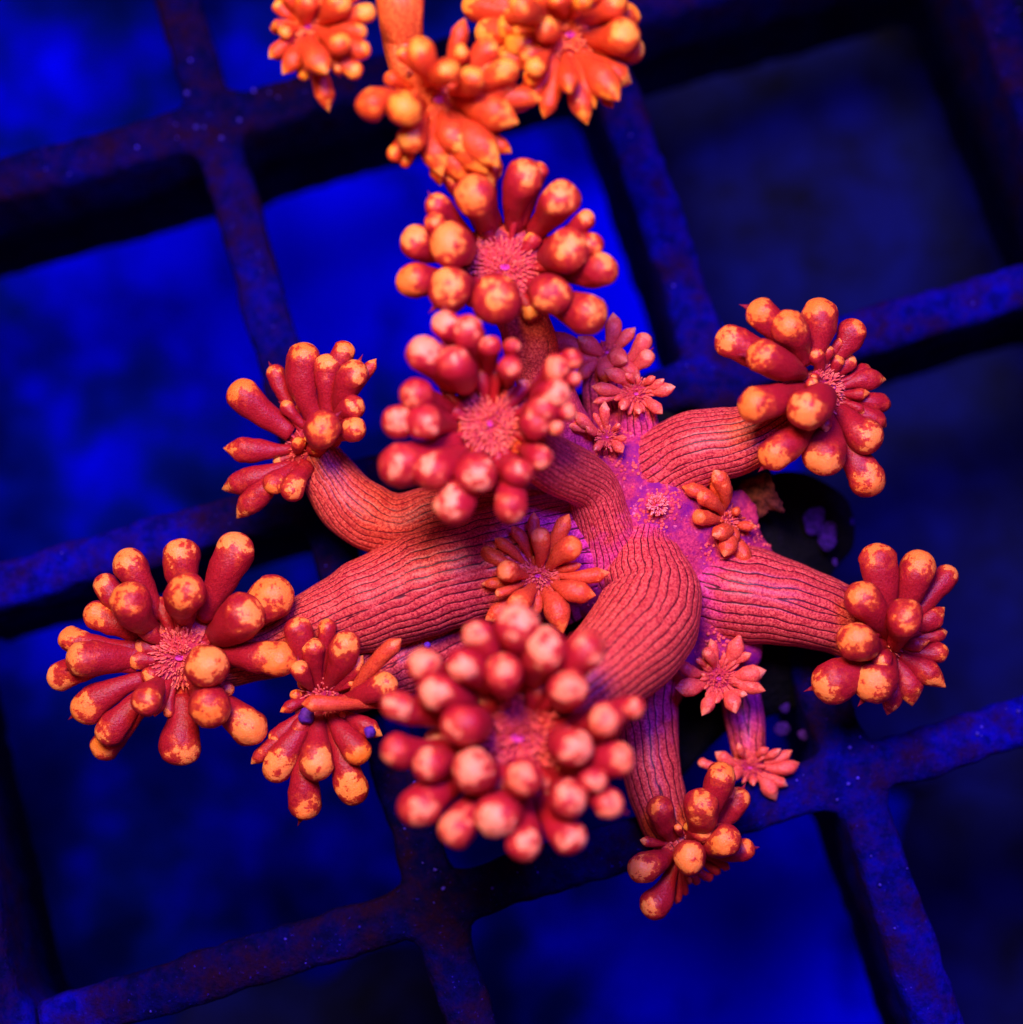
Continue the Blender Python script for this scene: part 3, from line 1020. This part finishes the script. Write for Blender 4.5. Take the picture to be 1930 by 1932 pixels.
polyp('upper right polyp with orange capped knobs, bent over on a thick stalk', G1, 3, (1380, 650), .1, 150, [
    ('b', 965, 200, 88, 1150, 480, .5), ('b', 790, 370, 92, 1130, 540, .5), ('b', 985, 465, 105, 1180, 570, .9), ('b', 1130, 285, 98, 1200, 500, .6), ('b', 1320, 220, 106, 1270, 500, .2),
    ('b', 1515, 320, 82, 1370, 510, .1), ('b', 940, 755, 106, 1200, 680, 1.2), ('b', 1245, 780, 118, 1300, 700, 1.3), ('b', 1060, 1045, 102, 1250, 830, .6), ('b', 1345, 1065, 118, 1330, 850, .5),
    ('b', 1600, 950, 104, 1440, 800, .4), ('b', 1610, 1200, 108, 1430, 880, .0), ('s', 1665, 850, 60, 1470, 760, -.1), ('s', 1690, 745, 58, 1490, 710, -.2), ('s', 1630, 600, 58, 1470, 640, -.1),
    ('s', 1590, 545, 42, 1460, 610, -.2), ('b', 1500, 495, 46, 1420, 570, .0), ('b', 1425, 490, 46, 1380, 560, .1), ('s', 1570, 690, 38, 1460, 680, .1), ('s', 1560, 780, 30, 1460, 730, .1)],
    120, nrm=(.62, .05, .6), path=[(1140, 1000, -1.6, 30), (1190, 945, -1.5, 62), (1250, 888, -.98, 82), (1312, 850, -.55, 74), (1395, 830, -.3, 64), (1460, 800, -.2, 60), (1530, 750, -.1, 50), (1560, 733, .0, 42)],
    neck=.12, rmul=1.08, inner=13, npap=260, plen=.12, spikes=0.30, lines=32, cup=.85)

polyp('rightmost polyp at the end of a straight striped stalk, glowing orange capped knobs', G1, 6, (1195, 610), -.1, 100, [
    ('b', 1145, 195, 80, 1190, 500, .4), ('b', 1340, 235, 90, 1250, 500, .4), ('b', 1475, 275, 58, 1270, 520, .0), ('b', 1072, 382, 86, 1160, 540, .8), ('b', 1278, 475, 88, 1220, 590, 1.1),
    ('b', 1040, 580, 90, 1140, 600, .9), ('b', 930, 785, 98, 1130, 650, .5), ('b', 1130, 785, 96, 1180, 670, .6), ('s', 1415, 468, 52, 1270, 550, .1), ('s', 1440, 552, 36, 1280, 590, .0),
    ('b', 1440, 638, 50, 1280, 620, .1), ('s', 1390, 738, 62, 1270, 660, .2), ('s', 1300, 815, 58, 1240, 690, .1), ('s', 1215, 865, 48, 1210, 700, .0), ('b', 1165, 685, 44, 1180, 640, .6),
    ('s', 1340, 600, 34, 1260, 610, .2)],
    110, nrm=(.45, -.15, .8), path=[(1270, 1085, -1.3, 50), (1335, 1110, -1.05, 84), (1410, 1122, -.85, 92), (1500, 1142, -.65, 78), (1590, 1170, -.55, 66), (1650, 1200, -.4, 58), (1674, 1218, -.2, 48)],
    neck=.12, rmul=1.06, inner=13, npap=200, plen=.10, spikes=0.27, lines=26, cup=.9, purlen=1.6)

polyp('pale pink star shaped polyp beside the bend of the thickest striped stalk', G1, 8, (1560, 1315), -.55, 100, [
    ('s', 1522, 1120, 30, 1545, 1240), ('b', 1492, 1165, 38, 1530, 1250), ('s', 1665, 1125, 48, 1600, 1240), ('s', 1725, 1180, 26, 1630, 1260), ('s', 1775, 1285, 56, 1640, 1300),
    ('s', 1765, 1370, 46, 1630, 1340), ('s', 1645, 1470, 52, 1595, 1390), ('s', 1492, 1480, 46, 1530, 1390), ('s', 1365, 1370, 56, 1480, 1340), ('s', 1360, 1255, 42, 1480, 1290),
    ('s', 1550, 1450, 20, 1560, 1400), ('s', 1700, 1410, 24, 1620, 1370), ('s', 1440, 1210, 20, 1500, 1260)],
    55, mat='tentacle_pink', path=[(1350, 1190, -1.6, 50), (1352, 1250, -1.1, 42), (1355, 1279, -.7, 32)], npap=150, plen=.10, papmat='papilla_purple', spikes=0, lines=12, fill=22)

polyp('dim star shaped polyp hanging lowest right, purple stalk coming down to it', G1, 6, (530, 1195), -1.35, 60, [
    ('s', 725, 1190, 38, 590, 1190, .1), ('s', 700, 1135, 26, 600, 1170, .1), ('s', 650, 1125, 22, 580, 1150), ('s', 628, 1300, 42, 570, 1230, .1), ('s', 680, 1268, 27, 590, 1220, .1),
    ('s', 395, 1145, 34, 480, 1180, .1), ('s', 480, 1100, 20, 510, 1150, .3), ('s', 600, 1112, 20, 560, 1150, .2), ('b', 300, 1172, 24, 470, 1190, .1), ('s', 545, 1265, 18, 540, 1230), ('s', 455, 1230, 26, 500, 1210)],
    50, mat='tentacle_pink', path=[(1385, 1240, -2.2, 42), (1398, 1320, -1.9, 38), (1408, 1390, -1.7, 34), (1414, 1440, -1.5, 28)], npap=70, plen=.09, papmat='papilla_purple', spikes=0, lines=12, fill=10)

polyp('lower right polyp with orange knobs, hanging from a narrow striped stalk', G1, 6, (215, 1580), -.5, 110, [
    ('b', 390, 1238, 78, 290, 1470, .7), ('b', 295, 1372, 86, 240, 1500, .8), ('b', 97, 1395, 66, 160, 1530, .6), ('b', 475, 1345, 58, 300, 1500, .2), ('b', 412, 1545, 80, 280, 1560, .7),
    ('b', 505, 1590, 52, 300, 1590, .2), ('b', 240, 1632, 82, 210, 1590, 1.0), ('b', 12, 1680, 76, 150, 1600, .6), ('b', 75, 1855, 76, 170, 1660, .3), ('s', 335, 1725, 22, 260, 1650, -.1),
    ('s', 272, 1745, 20, 230, 1660, -.1), ('s', 218, 1795, 18, 200, 1670, -.1), ('s', 370, 1695, 22, 270, 1640, -.1), ('s', 415, 1675, 20, 290, 1620, -.1), ('s', 180, 1830, 20, 180, 1670, -.1),
    ('b', 300, 1500, 60, 240, 1540, .5)],
    110, nrm=(.2, -.55, .7), path=[(1210, 1190, -2.0, 80), (1212, 1290, -1.5, 68), (1222, 1390, -1.2, 58), (1235, 1480, -1.0, 54), (1258, 1555, -.8, 48), (1288, 1595, -.6, 42)],
    inner=9, npap=80, plen=.10, spikes=0.24, lines=20, cup=.8)

polyp('small pink star polyp above the purple base, right of the tall neck', G1, 2, (1665, 690), -.4, 85, [
    ('s', 1460, 655, 44, 1590, 680), ('s', 1535, 570, 46, 1620, 640), ('s', 1622, 580, 24, 1650, 630), ('s', 1755, 600, 24, 1700, 640), ('s', 1800, 625, 28, 1720, 660), ('s', 1840, 660, 42, 1730, 680),
    ('s', 1790, 775, 36, 1720, 730), ('s', 1680, 785, 28, 1670, 740), ('s', 1590, 755, 34, 1630, 730), ('s', 1550, 715, 18, 1610, 700), ('s', 1440, 730, 22, 1590, 700)],
    55, mat='tentacle_pink', path=[(1215, 880, -1.6, 52), (1205, 820, -1.0, 42), (1200, 760, -.6, 32)], npap=110, plen=.09, papmat='papilla', spikes=0, lines=14, fill=22)

polyp('pink polyp half hidden behind the neck, plum coloured tentacle against the blue', G1, 2, (1490, 440), -.9, 70, [
    ('b', 1710, 375, 58, 1600, 520, .2), ('b', 1730, 465, 50, 1610, 550, .3), ('s', 1530, 270, 50, 1490, 430, .1), ('b', 1180, 380, 68, 1420, 450, -.1), ('s', 1370, 385, 55, 1460, 450, .2),
    ('b', 1285, 480, 48, 1430, 470, .1), ('s', 1560, 470, 60, 1500, 470, .3), ('s', 1350, 560, 45, 1450, 480, .1), ('s', 1640, 560, 50, 1540, 480, .2), ('s', 1480, 560, 55, 1480, 470, .3),
    ('s', 1620, 330, 40, 1540, 430, .1)],
    70, mat='tentacle_pink', path=[(1170, 870, -2.0, 50), (1150, 780, -1.6, 50), (1140, 700, -1.2, 40), (1143, 668, -1.0, 34)], npap=80, plen=.10, papmat='papilla_purple', spikes=0.06, lines=16, fill=8)

polyp('tiny pink polyp with short tentacles just below the pink star above the base', G1, 2, (1490, 950), -.15, 60, [
    ('s', 1475, 785, 34, 1490, 910, .2), ('s', 1335, 840, 38, 1440, 920, .2), ('s', 1295, 885, 28, 1440, 930, .1), ('s', 1555, 880, 20, 1510, 920), ('s', 1585, 955, 22, 1520, 950), ('s', 1565, 1015, 32, 1510, 970),
    ('s', 1420, 820, 18, 1470, 920), ('s', 1385, 905, 24, 1450, 930), ('s', 1430, 1010, 24, 1470, 970)],
    45, mat='tentacle_pink', path=[(1170, 880, -1.5, 40), (1155, 845, -.8, 36), (1145, 826, -.35, 24)], npap=80, plen=.09, spikes=0, lines=12, fill=9)

polyp('small orange polyp seen edge on, right of the closed pink bud', G1, 8, (1625, 370), -.5, 70, [
    ('s', 1565, 110, 56, 1580, 300, .5), ('s', 1400, 180, 48, 1570, 320, .35), ('b', 1475, 230, 50, 1580, 330, .5), ('b', 1445, 345, 48, 1580, 370, .5), ('s', 1705, 580, 54, 1640, 440, .2),
    ('s', 1610, 530, 56, 1610, 420, .4), ('s', 1735, 400, 32, 1650, 380, .1), ('b', 1665, 310, 28, 1640, 340, .2), ('s', 1570, 440, 52, 1600, 400, .5), ('s', 1650, 470, 40, 1630, 400, .3),
    ('s', 1540, 160, 36, 1590, 310, .3)],
    70, mat='tentacle_small', nrm=(.6, .1, .75), path=[(1330, 1020, -1.7, 60), (1350, 1005, -1.2, 48), (1372, 985, -.7, 30)], npap=120, plen=.10, spikes=0, lines=12, fill=8)

polyp('closed pale pink bud sitting alone on the purple base', G1, 8, (1190, 272), .12, 52, [], 20, npap=110, plen=.10, papmat='papilla_bud', spikes=0, fill=12, mat='tentacle_pink', cup=1.0)

# colony that reaches in over the top edge
polyp('top left orange polyp with small pointed tentacles drooping from a fuzzy centre', G2, 1, (440, 110), 2.6, 85, [
    ('b', 430, 10, 50, 440, 90, .5), ('b', 560, 20, 54, 480, 90, .6), ('b', 670, 55, 42, 500, 100, .3), ('b', 560, 180, 48, 480, 130, .7), ('b', 640, 130, 34, 500, 120, .4), ('b', 650, 205, 40, 500, 140, .4),
    ('b', 620, 285, 38, 480, 160, .3), ('b', 555, 280, 24, 480, 160, .3), ('s', 475, 250, 56, 450, 150, .7), ('s', 370, 250, 42, 420, 150, .2), ('s', 305, 210, 28, 400, 140, .1), ('b', 345, 130, 30, 400, 120, .3),
    ('b', 315, 105, 26, 400, 110, .2), ('b', 320, 30, 30, 400, 90, .1), ('s', 502, 380, 44, 460, 200, .0), ('b', 360, -20, 40, 420, 80, .3), ('b', 420, 300, 30, 440, 180, .0), ('b', 610, -40, 50, 480, 70, .4)],
    100, mat='tentacle_orange', nrm=(-.2, -.2, .9), path=[(720, -260, 0.35, 60), (640, -120, 1.35, 55), (590, 20, 2.15, 45), (582, 50, 2.45, 36)], stmat='stalk_orange', inner=12, npap=160, papmat='papilla_orange', plen=.13, spikes=0.06, lines=14, purple=False, fade=.4, rmul=.98)

polyp('middle orange polyp on a thick pale stalk dropping from the top edge', G2, 1, (960, 400), 2.4, 130, [
    ('b', 888, 215, 62, 920, 340, 1.1), ('b', 995, 290, 54, 960, 350, 1.3), ('b', 1095, 318, 50, 1000, 370, 1.1), ('b', 1150, 205, 52, 1010, 340, .5), ('b', 1050, 215, 36, 980, 330, .7), ('b', 688, 425, 66, 860, 410, .9),
    ('b', 820, 440, 72, 890, 420, 1.2), ('s', 1195, 460, 74, 1040, 410, .5), ('s', 1305, 395, 48, 1050, 400, .2), ('b', 850, 560, 60, 900, 450, .6), ('b', 785, 620, 34, 890, 460, .2), ('b', 825, 655, 24, 900, 470, .1),
    ('s', 950, 625, 58, 950, 470, .2), ('s', 1035, 670, 52, 980, 470, .1), ('s', 1125, 590, 72, 1010, 450, .4), ('s', 1215, 590, 32, 1030, 440, .1), ('b', 1225, 290, 58, 1040, 380, .6),
    ('s', 1020, 560, 60, 980, 450, .4), ('s', 1110, 690, 40, 1000, 460, .0), ('s', 1190, 680, 34, 1010, 460, -.1), ('b', 1020, 700, 44, 990, 500, -.2), ('s', 1065, 705, 50, 1000, 520, .0), ('s', 1145, 700, 46, 1020, 520, .1), ('s', 960, 700, 40, 970, 520, .0), ('s', 1090, 620, 64, 1000, 470, .3), ('b', 1215, 350, 50, 1040, 400, .3)],
    120, mat='tentacle_orange', nrm=(.1, -.35, .9), path=[(750, -280, 1.45, 60), (752, -120, 1.75, 50), (755, 0, 2.05, 46), (760, 80, 2.25, 40), (780, 150, 2.35, 38), (815, 185, 2.35, 44)], stmat='stalk_orange', inner=14, npap=120, papmat='papilla_orange', plen=.12, spikes=0.06, lines=16,
    purple=False, fade=.3)

polyp('top right orange polyp fanning broad petal tentacles out to the right', G2, 1, (1480, 140), 2.4, 120, [
    ('b', 1290, 30, 56, 1410, 100, 1.3), ('b', 1540, 0, 44, 1480, 80, 1.0), ('b', 1700, 150, 78, 1560, 140, .5), ('b', 1735, 205, 56, 1560, 160, .0), ('s', 1625, 335, 66, 1520, 220, .4), ('s', 1680, 310, 52, 1530, 200, .1),
    ('s', 1482, 335, 44, 1470, 220, .7), ('s', 1535, 430, 48, 1490, 230, .2), ('s', 1400, 425, 38, 1430, 220, .1), ('b', 1345, 275, 40, 1420, 180, .6), ('b', 1440, 0, 40, 1450, 80, .8), ('b', 1660, 15, 64, 1530, 90, .4),
    ('b', 1390, 120, 50, 1440, 140, .6), ('b', 1280, 180, 56, 1420, 160, .1), ('s', 1640, 400, 32, 1530, 230, -.1), ('b', 1250, 110, 60, 1400, 130, .0), ('b', 1190, 30, 72, 1400, 100, -.3),
    ('b', 1710, 70, 60, 1560, 110, -.2), ('s', 1560, 360, 50, 1510, 220, .2), ('b', 1370, -20, 60, 1440, 80, .6), ('b', 1590, -50, 60, 1500, 60, .5), ('b', 1325, 225, 52, 1430, 170, .2), ('b', 1245, 240, 58, 1400, 175, -.1), ('s', 1290, 410, 46, 1430, 200, -.1), ('b', 1165, 130, 64, 1400, 135, -.3), ('s', 1345, 380, 42, 1440, 210, .0), ('b', 1110, 30, 60, 1390, 90, -.4)],
    120, mat='tentacle_orange', inner=14, nrm=(.35, -.3, .85), path=[(900, -280, 0.55, 70), (960, -120, 1.25, 66), (1010, 0, 1.75, 60), (1060, 50, 2.10, 52)], stmat='stalk_orange', npap=260, plen=.13, papmat='papilla_orange', spikes=0.06, lines=16, purple=False, fade=.3)

# drifting specks caught on the tentacles
for i, (u, v, z, r, lab) in enumerate([(580, 1350, .4, 16, 'violet speck caught on the strap tentacles of the ragged polyp'),
                                       (698, 1381, .9, 12, 'round violet speck at the left edge of the big blurred polyp'),
                                       (806, 1217, .3, 7, 'tiny violet speck above the big blurred polyp')]):
    c = P(u, v, z)
    R = RS(r, z)
    vs, fs = [], []
    for a in range(9):
        th = math.pi * a / 8
        for b in range(12):
            ph = 2 * math.pi * b / 12
            d = Vector((math.sin(th) * math.cos(ph), math.sin(th) * math.sin(ph), math.cos(th)))
            vs.append(c + d * R * (1 + .3 * noise.noise(d * 1.6 + Vector((i * 3, 0, 0)))))
    for a in range(8):
        for b in range(12):
            b2 = (b + 1) % 12
            fs.append((a * 12 + b, (a + 1) * 12 + b, (a + 1) * 12 + b2, a * 12 + b2))
    o = new_mesh('drifting_speck', vs, fs, M['particle'])
    o['label'] = lab
    o['category'] = 'speck'
    o['group'] = 'violet specks'
